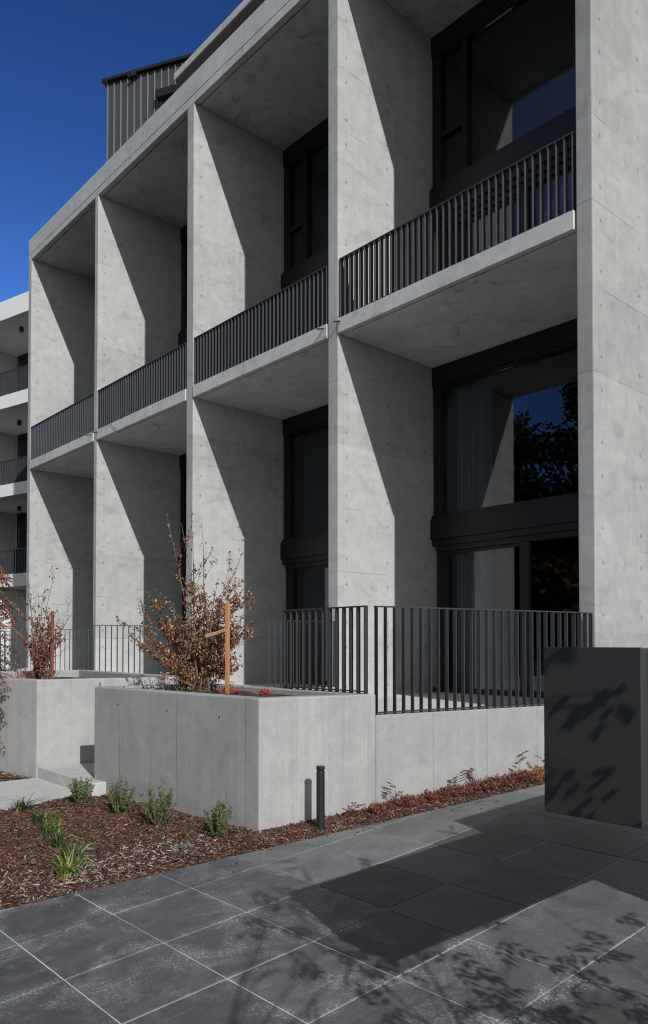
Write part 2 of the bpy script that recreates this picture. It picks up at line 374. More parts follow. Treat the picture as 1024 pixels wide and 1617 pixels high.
# windows
def window(i,z0,zs0,zs1,ztop,upper):
    xa,xb=FR[i],FL[i+1]
    f=MB()
    f.box(xa+.003,xb-.003,YW-.05,YW+.10,ztop-.30,ztop-.003)                # header
    f.box(xa+.003,xb-.003,YW-.03,YW+.10,ztop-.34,ztop-.303)
    f.box(xa+.003,xb-.003,YW-.10,YW+.10,zs0,zs1-.06)                       # spandrel
    f.box(xa+.003,xb-.003,YW-.07,YW+.10,zs1-.058,zs1)
    f.box(xa+.003,xb-.003,YW-.06,YW+.10,zs0-.10,zs0-.002)
    f.box(xa+.06,xb-.003,YW-.02,YW+.10,zs0-.19,zs0-.102)
    f.box(xa+.003,xb-.003,YW-.04,YW+.10,z0,z0+.07)                          # sill
    f.box(xa+.003,xa+.16,YW-.02,YW+.10,zs1+.002,ztop-.342); f.box(xb-.06,xb-.003,YW-.02,YW+.10,zs1+.002,ztop-.342)
    f.box(xa+.06,xa+.27,YW+.0,YW+.10,z0+.072,zs0-.192); f.box(xb-.08,xb-.003,YW+.0,YW+.10,z0+.072,zs0-.192)
    wn=f.build('window',M['frame'],B)
    zlo,zhi=zs1+.002,ztop-.342
    def pane(x0,x1,a,b,yy=YW+.05):
        p=MB(); p.box(x0,x1,yy,yy+.012,a,b); p.build('pane',M['glass'],wn)
    def mull(x0,x1,a,b,y0=YW-.02):
        m=MB(); m.box(x0,x1,y0,YW+.10,a,b); m.build('mullion',M['frame'],wn)
    if upper:
        mull(xa+.60,xa+.68,zlo,zhi); 
        t_=MB(); t_.box(xa+.162,xa+.598,YW+.0,YW+.09,zlo+.78,zlo+.86); t_.build('transom',M['frame'],wn)
        pane(xa+.16,xa+.60,zlo,zlo+.78); pane(xa+.16,xa+.60,zlo+.86,zhi); pane(xa+.68,xb-.06,zlo,zhi)
    else:
        pane(xa+.16,xb-.06,zlo,zhi)
    mull(xa+1.60,xa+1.76,z0+.072,zs0-.192,YW-.01)
    pane(xa+.27,xa+1.60,z0+.072,zs0-.192); pane(xa+1.76,xb-.08,z0+.072,zs0-.192,YW+.03)
    sk=MB(); sk.box(xa+.272,xa+1.598,YW+.015,YW+.09,zs0-.235,zs0-.194); sk.build('door_head',M['frame'],wn)
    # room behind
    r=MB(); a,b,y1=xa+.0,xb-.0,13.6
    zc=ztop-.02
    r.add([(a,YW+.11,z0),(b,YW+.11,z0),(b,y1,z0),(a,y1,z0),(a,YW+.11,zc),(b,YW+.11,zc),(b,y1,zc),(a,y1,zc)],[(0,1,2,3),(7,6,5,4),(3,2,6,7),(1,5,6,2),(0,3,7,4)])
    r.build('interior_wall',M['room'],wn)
    if not upper:
        c=MB(); n=160; x0=xa+.24; x1=xa+.86
        for k in range(n+1):
            u=k/n; x=x0+(x1-x0)*u; y=YW+.30+.060*math.sin(u*58+1.1*math.sin(u*13))+.015*math.sin(u*151)
            c.v+= [(x,y,z0+.02),(x,y+.01*math.sin(u*40),ztop-.35)]
        for k in range(n): c.f.append((2*k,2*k+2,2*k+3,2*k+1))
        c.build('curtain',M['curtain'],wn,smooth=True)
for i in range(4):
    window(i,.855,3.27,3.66,6.042,False)
    window(i,6.26,8.40,8.96,11.422,True)
# terrace floors
for i in range(4):
    xa,xb=FR[i],FL[i+1]; e=FR[i+1]
    f=MB(); f.prism([(xa+.003,5.0 if i<3 else 4.75),(skx(5.0 if i<3 else 4.75,e)-.16,5.0 if i<3 else 4.75),(skx(7.1,e)-.16,7.1),(xb-.003,7.43),(xb-.003,YW+.1),(xa+.003,YW+.1)],.55,.85)
    f.build('terrace_floor',M['floor'],B)
# upper roof with fascia and brown soffit behind the parapet, and the recessed top storey
ro=MB(); ro.box(-15.13,FR[4]-.3,9.0,21.5,14.45,14.60); rf=ro.build('upper_roof',M['parapet'],B)
sf=MB(); sf.box(-15.10,FR[4]-.33,9.03,21.4,14.40,14.447); sf.build('soffit',M['dark_soffit'],rf)
uw=MB(); uw.box(-14.9,FR[4]-.5,10.6,21,11.57,14.398); uw.build('upper_wall',M['greywall'],B)
lp=MB(); lp.tube([(-12.9,9.5,14.40),(-12.9,9.5,14.28)],[.07,.07],12); lp.build('ceiling_light',M['lamp'],rf)
# ------------------------------------------------------------------ metal-clad rooftop block
pb=R(28.5); f1=Vector((-math.cos(pb),-math.sin(pb),0)); f2=Vector((-math.sin(pb),math.cos(pb),0)); PQ=Vector((-21.36,10.42,0))
def pent(u,v,z): return PQ-f1*u+f2*v+Vector((0,0,z))      # u to the right along its face, v into it
PH=empty('rooftop_block',(-21.36,10.42,11.57),'dark standing-seam metal clad rooftop block rising above the concrete parapet','building')
def obox(mb,fn,u0,u1,v0,v1,z0,z1):
    mb.add([fn(u0,v0,z0),fn(u1,v0,z0),fn(u1,v1,z0),fn(u0,v1,z0),fn(u0,v0,z1),fn(u1,v0,z1),fn(u1,v1,z1),fn(u0,v1,z1)],[(3,2,1,0),(4,5,6,7),(0,1,5,4),(1,2,6,5),(2,3,7,6),(3,0,4,7)])
m=MB(); obox(m,pent,0,6,0,5,11.4,18.50); wl=m.build('wall',M['clad'],PH)
m=MB()
k=0
while .03+k*.232<6: u=.03+k*.232; obox(m,pent,u-.014,u+.014,-.035,-.001,11.4,18.47); k+=1
m.build('seam',M['seam'],wl)
m=MB(); obox(m,pent,-.13,6.1,-.12,5.1,18.502,18.585); m.build('roof_cap',M['frame'],PH)
m=MB(); obox(m,pent,.92,1.08,-.16,-.02,18.40,18.495); obox(m,pent,.86,.90,-.22,-.02,18.36,18.42); m.build('roof_edge_fixture',M['lamp'],PH)  # small floodlight fixture at the roof edge
m=MB(); obox(m,pent,1.80,2.6,-.22,-.04,17.50,17.72); m.build('rain_hood',M['frame'],PH)
# ------------------------------------------------------------------ white balcony block further left
la=R(14.7); e1=Vector((-math.cos(la),-math.sin(la),0)); e2=Vector((-math.sin(la),math.cos(la),0)); LQ=Vector((-26.17,9.75,0))
def lb(u,v,z): return LQ+e1*u+e2*v+Vector((0,0,z))
LB=empty('white_apartment_block',(-26.17,9.75,.5),'white rendered apartment block with stacked balconies beyond the concrete building','building')
def lbox(mb,u0,u1,v0,v1,z0,z1):
    mb.add([lb(u0,v0,z0),lb(u1,v0,z0),lb(u1,v1,z0),lb(u0,v1,z0),lb(u0,v0,z1),lb(u1,v0,z1),lb(u1,v1,z1),lb(u0,v1,z1)],[(0,1,2,3),(7,6,5,4),(4,5,1,0),(5,6,2,1),(6,7,3,2),(7,4,0,3)])
for zt,zb in ((13.57,12.92),(10.25,9.80),(7.13,6.72),(4.02,3.58)):
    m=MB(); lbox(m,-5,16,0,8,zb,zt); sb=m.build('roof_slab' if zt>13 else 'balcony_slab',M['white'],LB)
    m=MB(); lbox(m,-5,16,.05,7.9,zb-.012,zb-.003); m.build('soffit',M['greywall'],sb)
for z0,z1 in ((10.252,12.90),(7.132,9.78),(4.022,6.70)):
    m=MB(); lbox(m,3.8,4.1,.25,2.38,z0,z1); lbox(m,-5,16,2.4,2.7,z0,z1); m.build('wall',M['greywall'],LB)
    m=MB(); lbox(m,-4.5,3.6,2.33,2.395,z0+.02,z1-.02); wn=m.build('window',M['frame'],LB)
    for u in (-4.3,-1.6,1.1):
        m=MB(); lbox(m,u,u+2.4,2.315,2.328,z0+.15,z1-.25); m.build('pane',M['glass'],wn)
    m=MB(); lbox(m,-5,16,.03,.075,z0+.83,z0+.85); rl=m.build('balcony_railing',M['steel'],LB)
    m=MB(); u=-4.95
    while u<15.9: lbox(m,u,u+.014,.03,.075,z0,z0+.83); u+=.098
    kind(m.build('baluster',M['steel'],rl),'stuff')
for p in ((-27.44,10.166,12.90),(-28.25,10.42,9.78),(-28.60,10.57,6.70)):
    m=MB(); m.tube([p,(p[0],p[1],p[2]-.16)],[.075,.075],12); m.build('ceiling_light',M['lamp'],LB)
m=MB(); lbox(m,1.6,1.8,-.02,1.59,-.3,3.56); m.build('cross_wall',M['white'],LB)
m=MB(); lbox(m,-5,16,1.6,2.0,-.3,3.56); m.build('ground_floor_wall',M['white'],LB)
# ------------------------------------------------------------------ planters, low walls, landing
def zlow(x,y): return gz(y)-.25
PL=empty('concrete_planter',(-6.0,4.1,.17),'large pale concrete planter beside the bollard, with a brown leafy shrub and stake in it','planter','raised concrete planters')
A0=(-7.262,3.441);A1=(-4.783,3.622);yb=4.69
A2=(A1[0]+(yb-A1[1])*math.tan(SK),yb);A3=(A0[0]+(yb-A0[1])*math.tan(SK),yb)
def ring(mb,poly,w,z1):
    # hollow wall ring with mitred corners
    n=len(poly);P=[Vector(p) for p in poly];I=[]
    for i in range(n):
        a=(P[i]-P[i-1]).normalized();b=(P[(i+1)%n]-P[i]).normalized();na=Vector((-a.y,a.x));nb=Vector((-b.y,b.x))
        m_=(na+nb).normalized();I.append(P[i]+m_*(w/max(.3,m_.dot(na))))
    vs=[(p.x,p.y,zlow(*p)) for p in P]+[(p.x,p.y,z1) for p in P]+[(p.x,p.y,z1-.4) for p in I]+[(p.x,p.y,z1) for p in I]
    fs=[]
    for i in range(n):
        j=(i+1)%n; fs+=[(i,j,n+j,n+i),(n+i,n+j,3*n+j,3*n+i),(3*n+i,3*n+j,2*n+j,2*n+i)]
    mb.add(vs,fs); return [(p.x,p.y) for p in I]
m=MB(); inn=ring(m,[A0,A1,A2,A3],.135,1.183); m.build('planter_wall',M['planter'],PL,bevel=.012)
def soil(poly,z,parent):
    m=MB(); n=26
    for j in range(n+1):
        for i in range(n+1):
            u,v=i/n,j/n; a=Vector(poly[0]).lerp(Vector(poly[1]),u); b=Vector(poly[3]).lerp(Vector(poly[2]),u); p=a.lerp(b,v)
            m.v.append((p.x,p.y,z+random.uniform(-.02,.02)))
    for j in range(n):
        for i in range(n): k=j*(n+1)+i; m.f.append((k,k+1,k+n+2,k+n+1))
    m.build('soil',M['soil'],parent)
soil(inn,1.12,PL)
dA=(Vector(A1)-Vector(A0)).normalized(); nA=Vector((dA.y,-dA.x))
for hx,hz in ((-6.82,1.02),(-6.01,1.01),(-5.27,1.0)):
    u=(hx-A0[0])/dA.x; p=Vector(A0)+dA*u
    m=MB(); m.tube([(p.x-nA.x*.004,p.y-nA.y*.004,hz),(p.x+nA.x*.0025,p.y+nA.y*.0025,hz)],[.013,.013],14); pg=m.build('tie_plug_highlight',M['floor'],PL)  # pale plug disc, its lower rim painted in as the hole's highlight
    q=p+dA*.003; m=MB(); m.tube([(q.x,q.y,hz+.004),(q.x+nA.x*.004,q.y+nA.y*.004,hz+.004)],[.0095,.0095],12); m.build('plug_hole_shade',M['lamp'],pg)  # raised dark disc stands for the shade inside the hole
PB=empty('concrete_planter',(-9.8,4.0,.15),'pale concrete planter further back beyond the entry landing, with a sparse twiggy shrub','planter','raised concrete planters')
B1=(-8.425,3.325);B0=(B1[0]-3.1*math.cos(R(14)),B1[1]-3.1*math.sin(R(14)));B2=(-8.06,5.05);B3=(-11.38,5.22)
m=MB(); innb=ring(m,[B0,B1,B2,B3],.14,1.214); m.build('planter_wall',M['planter2'],PB,bevel=.012)
soil(innb,1.10,PB)
lw=MB(); ye=7.08; th=.15
def skw(y,x): return skx(y,x)
def lowwall(i,y0,name,label):
    e=FR[i]; m=MB(); c=math.cos(SK)
    a=(skx(y0,e),y0); b=(skx(ye,e),ye); w_=th/c
    m.prism([a,b,(b[0]-w_,b[1]),(a[0]-w_,a[1])],zlow,1.003)
    m.prism([(b[0],ye+.001),(e,YF-.004),(e-.15,YF-.004),(b[0]-w_,ye+.001)],zlow,1.003)
    return tag(m.build(name,M['lowwall'],bevel=.008),label,'wall')
lowwall(4,yb+.004,'terrace_wall','low smooth concrete terrace wall behind the red groundcover strip')
lowwall(3,5.6,'terrace_wall','low concrete wall in front of the second bay from the right, mostly behind the brown shrub')
lowwall(2,5.3,'terrace_wall','low concrete wall in front of the third bay from the right, behind the far planter')
lowwall(1,5.3,'terrace_wall','low concrete wall in front of the leftmost bay, behind the sparse shrub')
m=MB(); m.prism([(-8.40,3.335),(-7.05,3.325),(-6.75,5.3),(-8.02,5.3)],zlow,.262)
tag(m.build('concrete_landing',M['path'],bevel=.01),'pale concrete landing step between the two planters at the end of the path','step')
# ------------------------------------------------------------------ terrace railings
def railing(label,pts,ztop,z0,sp,name='terrace_railing',bottom=True,group='dark steel terrace railings'):
    rt_=empty(name,(pts[0][0],pts[0][1],z0),label,'railing',group)
    tr=MB();br=MB()
    for a,b in zip(pts[:-1],pts[1:]):
        a=Vector(a);b=Vector(b);d=(b-a);L=d.length;d.normalize();ang=math.atan2(d.y,d.x)
        tr.beam(a-d*.004,b+d*.004,.04,ztop-.012,ztop)
        if bottom: br.beam(a-d*.004,b+d*.004,.036,z0+.012,z0+.022)
        n=max(2,round(L/sp)+1)
        for k in range(n if b[:]==Vector(pts[-1])[:] else n-1):
            p=a+d*(.006+(L-.012)*k/(n-1)); put_bar(ztop-.0125-z0-.001,p.x,p.y,z0+.001,ang,rt_)
    tr.build('top_rail',M['steel'],rt_)
    if bottom: br.build('bottom_rail',M['steel'],rt_)
    return rt_
e=FR[4]; off=.05
railing('dark steel flat-bar railing on the low wall behind the box, right of the railing gap',[(skx(4.715,e)-.03,4.715),(skx(7.07,e)-.035,7.07),(e-.035,YF-.03)],1.933,1.005,.098)
railing('short dark steel railing on the back wall of the large planter',[(-5.71,4.63),(-4.615,4.63)],1.933,1.185,.0925)
railing('dark steel railing seen through and left of the short planter railing',[(skx(6.4,FR[3])-off,6.4),(FR[3]-off,YF-.03)],1.933,1.005,.098)
railing('dark steel railing in front of the third fin, left of the brown shrub',[(skx(5.76,FR[2])-off,5.76),(FR[2]-off,YF-.03)],1.933,1.005,.098)
railing('dark steel railing behind the sparse shrub by the second fin from the left',[(skx(5.3,FR[1])-off,5.3),(FR[1]-off,YF-.03)],1.933,1.005,.098)
railing('dark steel railing at the far left edge in front of the white block',[(skx(4.6,FR[0])-off-1.2,4.6),(skx(7.0,FR[0])-off,7.0),(FR[0]-off,YF-.03)],1.933,1.005,.098)
m=MB(); m.prism([(-23,4.4),(skx(4.6,FR[0])-1.2,4.4),(FR[0]-.0,YF-.004),(FR[0]-.16,YF-.004),(-21.9,4.7),(-23,4.7)],zlow,1.003)
tag(m.build('terrace_wall',M['lowwall']),'low concrete wall at the far left edge in front of the white block','wall')
# ------------------------------------------------------------------ letterbox bank (right edge)
LBK=empty('letterbox_bank',(-1.27,4.6,gz(4.6)),'dark green-black metal letterbox bank with a plain end panel at the right edge','letterbox')
m=MB(); m.box(-1.430,-1.102,2.292,5.7,1.044,1.588); m.build('body',M['cabinet'],LBK,bevel=.004)
m=MB(); m.box(-1.434,-1.099,2.282,2.2905,1.042,1.592); m.build('end_panel',M['cabinet'],LBK,bevel=.002)
m=MB(); m.prism([(-1.425,4.02),(-1.11,4.02),(-1.11,5.68),(-1.425,5.68)],lambda x,y:gz(y)-.02,1.042); m.box(-1.425,-1.11,4.05,5.65,1.59,1.84); m.build('pedestal_with_shadow_block',M['cabinet'],LBK)  # support, plus an unseen block on top added to widen the ground shadow
for j in range(2):
    for k in range(11):
        y=2.34+k*.305; z=1.062+j*.262
        m=MB(); m.box(-1.1015,-1.092,y,y+.295,z,z+.254); d=m.build('letterbox_door',M['cabinet_edge'],LBK,bevel=.002)
        m=MB(); m.box(-1.0918,-1.086,y+.06,y+.235,z+.19,z+.215); m.build('slot_flap',M['frame'],d)
# ------------------------------------------------------------------ bollard light
bx,by=-4.463,3.975; bz=gz(by)
BO=empty('bollard_light',(bx,by,bz),'slim black bollard light standing in the bark by the big planter wall','bollard')
m=MB(); n=28; m.tube([(bx,by,bz-.05),(bx,by,bz+.452),(bx,by,bz+.458)],[.0325,.0325,.031],n); m.build('post',M['bollard'],BO)
m=MB(); m.tube([(bx-.004,by+.002,bz+.4585),(bx-.004,by+.002,bz+.470)],[.0275,.0275],n); m.build('throat',M['lamp'],BO)
m=MB(); m.tube([(bx,by,bz+.4705),(bx,by,bz+.495),(bx,by,bz+.498)],[.0335,.0335,.032],n); m.build('cap',M['lamp'],BO)
# ------------------------------------------------------------------ bark chips
rng=random.Random(11)
def in_poly(x,y,poly):
    c=False;n=len(poly)
    for i in range(n):
        x1,y1=poly[i];x2,y2=poly[i-1]
        if (y1>y)!=(y2>y) and x<(x2-x1)*(y-y1)/(y2-y1)+x1: c=not c
    return c
PA_=[A0,A1,A2,A3];PB_=[B0,B1,B2,B3]; PATH=[(-7.225,-1.6),(-7.225,3.35),(-8.41,3.35),(-8.57,2.97),(-8.57,-1.6)]; LAND=[(-8.42,3.32),(-7.03,3.31),(-6.7,5.4),(-8.0,5.4)]
def free(x,y,mg=0.): 
    return x<edge_x(y)-.01 and not in_poly(x,y,PA_) and not in_poly(x,y,PB_) and not in_poly(x,y,PATH) and not in_poly(x,y,LAND) and not (y>4.6 and x<skx(y,FR[4])+.0)
ch=MB()
def chip(x,y,z,L,W,T,ang,tilt,roll,c):
    d=Vector((math.cos(ang)*math.cos(tilt),math.sin(ang)*math.cos(tilt),math.sin(tilt))); s_=Vector((-math.sin(ang),math.cos(ang),0)); n_=d.cross(s_)
    s2=s_*math.cos(roll)+n_*math.sin(roll); n2=d.cross(s2)
    p=Vector((x,y,z)); a=d*L/2; b=s2*W/2; t_=n2*T; k=rng.uniform(.25,.9); k2=rng.uniform(.3,1.)
    ch.add([p-a-b*k,p+a-b*k2,p+a+b*k,p-a+b*k2,p-a-b*k+t_,p+a-b*k2+t_,p+a+b*k+t_,p-a+b*k2+t_],[(4,5,6,7),(0,1,5,4),(1,2,6,5),(2,3,7,6),(3,0,4,7)],c)
def chipcol(x,y):
    r=rng.random(); wht=math.exp(-((x+4.95)**2/.12+(y-2.35)**2/.35))+.6*math.exp(-((x+4.9)**2/.05+(y-3.0)**2/.05))
    if r<.20*min(1,wht)+.004: v=rng.uniform(.26,.48); return (v,v*.97,v*.96)
    k=rng.choice([(.05,.03,.025),(.075,.042,.034),(.09,.05,.042),(.10,.05,.035),(.14,.068,.045),(.19,.095,.06),(.07,.042,.034),(.15,.085,.06),(.24,.13,.08),(.115,.052,.036),(.16,.075,.048),(.34,.21,.13)]); f=rng.uniform(.5,1.2)
    return (k[0]*f,k[1]*f*1.04,k[2]*f*1.12)
def scatter(n,xr,yr,sz=1.,dens=None):
    c=0;tr=0
    while c<n and tr<n*6:
        tr+=1; x=rng.uniform(*xr); y=rng.uniform(*yr)
        if not free(x,y): continue
        c+=1; L=rng.uniform(.018,.062)*sz*rng.uniform(.5,1.15); W=min(L*.5,rng.uniform(.004,.013)*sz)
        e_=min(1,(edge_x(y)-x)/.12)
        chip(x,y,gz(y)-.03+.03*e_+rng.uniform(.0,.022),L,W,rng.uniform(.002,.006),rng.uniform(0,6.28),rng.gauss(0,.38),rng.gauss(0,.5),chipcol(x,y))
scatter(30000,(-7.3,-4.3),(1.2,4.2)); scatter(13000,(-4.75,-3.9),(3.5,6.9)); scatter(5000,(-12,-8.4),(1.5,3.5),1.3); scatter(9000,(-7.3,-4.8),(-1.4,1.2),1.2); scatter(5000,(-13,-8.5),(-1.4,1.5),1.4)
for k in range(70):
    y=rng.uniform(1.4,5.5); x=edge_x(y)+abs(rng.gauss(0,.10))+.01; L=rng.uniform(.012,.035)
    chip(x,y,gz(y)+.001,L,L*.35,.003,rng.uniform(0,6.28),0,0,chipcol(x-.4,y))
kind(ch.build('bark_mulch',M['chip']),'stuff'); 
# red fallen leaves in the bed left of the path
fl=MB(); rng=random.Random(5)
for k in range(900):
    x=rng.gauss(-9.4,.5); y=rng.gauss(3.0,.22)
    if not free(x,y): continue
    c=rng.choice([(.32,.06,.04),(.22,.09,.04),(.40,.16,.07),(.15,.05,.03),(.45,.27,.15)])
    a=rng.uniform(0,6.28); fl.leaf(Vector((x,y,gz(y)+.03+rng.random()*.05*max(0,1-abs(x+9.5)))),Vector((math.cos(a),math.sin(a),rng.uniform(-.3,.5))),Vector((rng.uniform(-.4,.4),rng.uniform(-.4,.4),1)),rng.uniform(.04,.07),.025,c)
kind(fl.build('fallen_leaves',M['drylf']),'stuff')
# ------------------------------------------------------------------ plants
VR=rt.copy(); VD=Vector((fw.x,fw.y,0)).normalized()
def rdir(r,zb=0.): 
    v=Vector((r.gauss(0,1),r.gauss(0,1),r.gauss(0,1)+zb)); return v.normalized()
def evergreen(x,y,h,wd,seed,label):
    r=random.Random(seed); z=gz(y); P=empty('evergreen_shrub',(x,y,z),label,'shrub','small evergreen shrubs in the bark'); st=MB(); lf=MB()
    for k in range(26):
        a=r.uniform(0,6.28); q=math.sqrt(r.random()); hh=h*r.uniform(.55,1.)*(1-.35*q*q); top=Vector((x+math.cos(a)*q*wd*.5,y+math.sin(a)*q*wd*.5,z+hh)); b=Vector((x+r.uniform(-.03,.03),y+r.uniform(-.03,.03),z-.02))
        mid=b.lerp(top,.5)+Vector((math.cos(a),math.sin(a),0))*wd*.06
        st.tube([b,mid,top],[.004,.003,.0015],4)
        for j in range(34):
            t_=r.uniform(.12,1.02)**.8; p=(b.lerp(mid,t_*2) if t_<.5 else mid.lerp(top,t_*2-1))+rdir(r)*.012
            d=rdir(r,.9); g_=r.random(); c=(.07+.10*g_*t_,.105+.12*g_*t_,.04+.03*g_)
            if r.random()<.18: c=(.24,.27,.09)
            lf.leaf(p,d,rdir(r,1.5),r.uniform(.018,.032),r.uniform(.010,.016),c)
    st.build('stem',M['bark'],P); lf.build('foliage',M['leaf'],P)
evergreen(-6.86,3.12,.30,.28,1,'leftmost small evergreen shrub, at the corner of the path and landing')
evergreen(-6.22,3.20,.35,.27,2,'second small evergreen shrub from the left, against the planter front')
evergreen(-5.60,3.22,.40,.33,3,'tallest evergreen shrub, third from the left along the planter front')
evergreen(-4.92,3.34,.34,.23,4,'small evergreen shrub nearest the front corner of the big planter')
def tuft(x,y,h,n,seed,label,tone):
    r=random.Random(seed); z=gz(y); m=MB()
    for k in range(n):
        a=r.uniform(0,6.28); L=h*r.uniform(.55,1.3); sp=r.uniform(.35,1.35); w0=r.uniform(.004,.0075); d=Vector((math.cos(a),math.sin(a),0)); s_=Vector((-d.y,d.x,0))
        b=Vector((x+r.gauss(0,.025),y+r.gauss(0,.025),z)); pts=[]
        for j in range(6):
            u=j/5; pts.append(b+d*L*sp*(u**1.4)*.75+Vector((0,0,L*(u-.55*sp*u*u*u))))
        f=r.uniform(.75,1.7); c=tuple(v*f for v in tone)
        if r.random()<.15: c=(.30*f,.26*f,.12*f)
        vs=[]
        for j,p in enumerate(pts): wd=w0*(1-(j/5)**2*.92); vs+=[p-s_*wd,p+s_*wd+Vector((0,0,.002))]
        m.add(vs,[(2*j,2*j+1,2*j+3,2*j+2) for j in range(5)],c)
    tag(m.build('grass_tuft',M['leaf']),label,'grass tuft','strappy grass tufts in the bark')
tuft(-7.08,2.66,.20,45,21,'dark green grass tuft at the edge of the concrete path',(.035,.06,.03))
tuft(-6.50,2.60,.19,60,22,'green grass tuft just past the path-edge tuft, in the bark',(.06,.11,.03))
tuft(-6.02,2.50,.20,75,23,'broad bright green grass tuft in the middle of the bark bed',(.08,.14,.03))
tuft(-5.68,2.42,.16,50,24,'dark low grass tuft between the broad tuft and the paving tufts',(.045,.08,.035))
tuft(-5.24,2.32,.22,70,25,'grey-green grass tuft second from the paving',(.08,.12,.055))
tuft(-4.98,2.17,.21,80,26,'bright yellow-green grass tuft nearest the paving edge',(.12,.17,.035))
r=random.Random(31); m=MB()
for k in range(60):
    a=r.uniform(0,6.28); p=Vector((-4.86+r.gauss(0,.05),2.98+r.gauss(0,.05),gz(2.98)+.015)); m.leaf(p,Vector((math.cos(a),math.sin(a),r.uniform(.1,.9))),Vector((0,0,1)),r.uniform(.03,.06),.014,r.choice([(.25,.29,.28),(.16,.2,.17),(.35,.38,.37)]))
tag(m.build('silver_plant',M['leaf']),'tiny silvery seedling among whitish bark chips near the paving','plant')
# red nandina row
def nandina(x,y,h,wd,n,seed,label,sprig=0,pal=None):
    r=random.Random(seed); z=gz(y); pal=pal or [(.27,.065,.055),(.19,.045,.042),(.32,.11,.08),(.15,.055,.045),(.38,.19,.13),(.11,.05,.04),(.10,.09,.05)]
    P=empty('red_groundcover',(x,y,z),label,'shrub','red nandina plants along the low wall'); st=MB(); lf=MB()
    def twig(b,top,k):
        st.tube([b,b.lerp(top,.5)+rdir(r)*.01,top],[.003,.002,.001],4)
        for j in range(k):
            t_=r.uniform(.25,1); p=b.lerp(top,t_)+rdir(r)*.012; lf.leaf(p,rdir(r,.35),rdir(r,2),r.uniform(.022,.042),r.uniform(.008,.014),tuple(v*r.uniform(.7,1.3) for v in r.choice(pal)))
    for k in range(n):
        a=r.uniform(0,6.28);q=math.sqrt(r.random()); px=x+math.cos(a)*q*wd*.5+ -.0; py=y+math.sin(a)*q*wd*.75
        px=max(px,skx(py,FR[4])+.03) 
        twig(Vector((x+(px-x)*.4,y+(py-y)*.4,z)),Vector((px,py,z+h*r.uniform(.5,1.)*(1-.4*q))),22)
    for k in range(sprig):
        b=Vector((x+r.uniform(-.05,.02),y+r.uniform(-.12,.12),z)); tp=b+Vector((r.uniform(-.04,.06),r.uniform(-.06,.06),h*r.uniform(1.5,2.0)))
        st.tube([b,tp],[.003,.0015],4)
        for j in range(5):
            q=b.lerp(tp,.45+.13*j); a=r.uniform(0,6.28); d=Vector((math.cos(a),math.sin(a),.45)); te=q+d*.07; st.tube([q,te],[.0015,.001],3)
            for u in (.5,.8,1.):
                for sgn in (-1,1): lf.leaf(q.lerp(te,u),d+Vector((-d.y,d.x,0))*sgn,Vector((0,0,1)),.040,.015,tuple(v*.8 for v in r.choice([(.16,.06,.05),(.30,.07,.06),(.12,.06,.05)])))
    st.build('stem',M['bark'],P); lf.build('foliage',M['drylf'],P)
spots=[(4.36,.05,.12,5,1,'sparse red sprig'),(4.62,.075,.20,13,0,'low red plant'),(4.90,.085,.24,18,1,'pinkish red plant'),(5.20,.08,.24,16,0,'spreading red plant'),(5.45,.10,.24,18,1,'taller-sprigged red plant'),
 (5.72,.09,.25,18,1,'dense red plant'),(5.98,.10,.25,18,0,'low dense red plant'),(6.20,.11,.22,18,1,'red plant with a dark upright sprig'),(6.42,.10,.22,14,1,'orange-yellow plant')]
order=['nearest the bollard','second from the bollard','third from the bollard','fourth from the bollard','fifth from the bollard','sixth from the bollard','third from the letterbox end','second from the letterbox end','beside the letterbox end']
for k,(y,h,wd,n,sp,nm) in enumerate(spots):
    nandina(skx(y,FR[4])+.12,y,h*1.2,wd*1.15,n*3,40+k,f'{nm} along the low wall, {order[k]}',sp,[(.48,.24,.06),(.42,.16,.06),(.30,.10,.05),(.5,.32,.10)] if k==8 else None)
# deciduous shrubs and stakes in the planters
def deciduous(name,label,base,tips,nleaf,pal,seed,low,leafL=.040,twigs=5):
    r=random.Random(seed); b0=Vector(base); P=empty(name,base,label,'shrub','autumn shrubs staked in the planters'); st=MB(); lf=MB()
    segs=[]
    for (dx,dz,dn) in tips:
        dd=r.uniform(-.3,.3)
        tip=b0+VR*dx+VD*dd+Vector((0,0,dz)); b=b0+VR*r.uniform(-.10,.10)+VD*r.uniform(-.1,.1)
        c=b.lerp(tip,.5)+VR*(-dx*.12)+Vector((0,0,dz*.07))
        pts=[b.lerp(c,u).lerp(c.lerp(tip,u),u) for u in (0,.2,.4,.6,.8,1.)]
        pts=[p+rdir(r)*.012 if 0<i<5 else p for i,p in enumerate(pts)]
        st.tube(pts,[.009,.0075,.006,.0045,.003,.0015],5); br=[(pts,dn)]
        for k in range(twigs):
            u=r.uniform(.12,.92); i=int(u*5); p=pts[i].lerp(pts[i+1],u*5-i); d=((tip-b).normalized()+rdir(r)*.75).normalized(); L=r.uniform(.12,.38)*(1.1-u*.5)
            q=[p,p+d*L*.5+rdir(r)*.01,p+d*L+Vector((0,0,.03))]; st.tube(q,[.003,.002,.001],4); br.append((q,dn*.7))
        segs+=br
    for pts,dn in segs:
        n=int(nleaf*dn); m_=len(pts)-1
        for k in range(n):
            u=r.random(); i=min(m_-1,int(u*m_)); p=pts[i].lerp(pts[i+1],u*m_-i)
            hz=p.z-b0.z
            keep=1. if hz<low else .45
            if r.random()>keep: continue
            L=leafL*r.uniform(.6,1.2); c=tuple(v*r.uniform(.6,1.3) for v in r.choice(pal))
            lf.leaf(p+rdir(r)*.02,rdir(r,-.2),rdir(r,.8),L,L*r.uniform(.45,.65),c,r.uniform(.1,.6))
    st.build('stem',M['bark'],P); lf.build('foliage',M['drylf'],P)
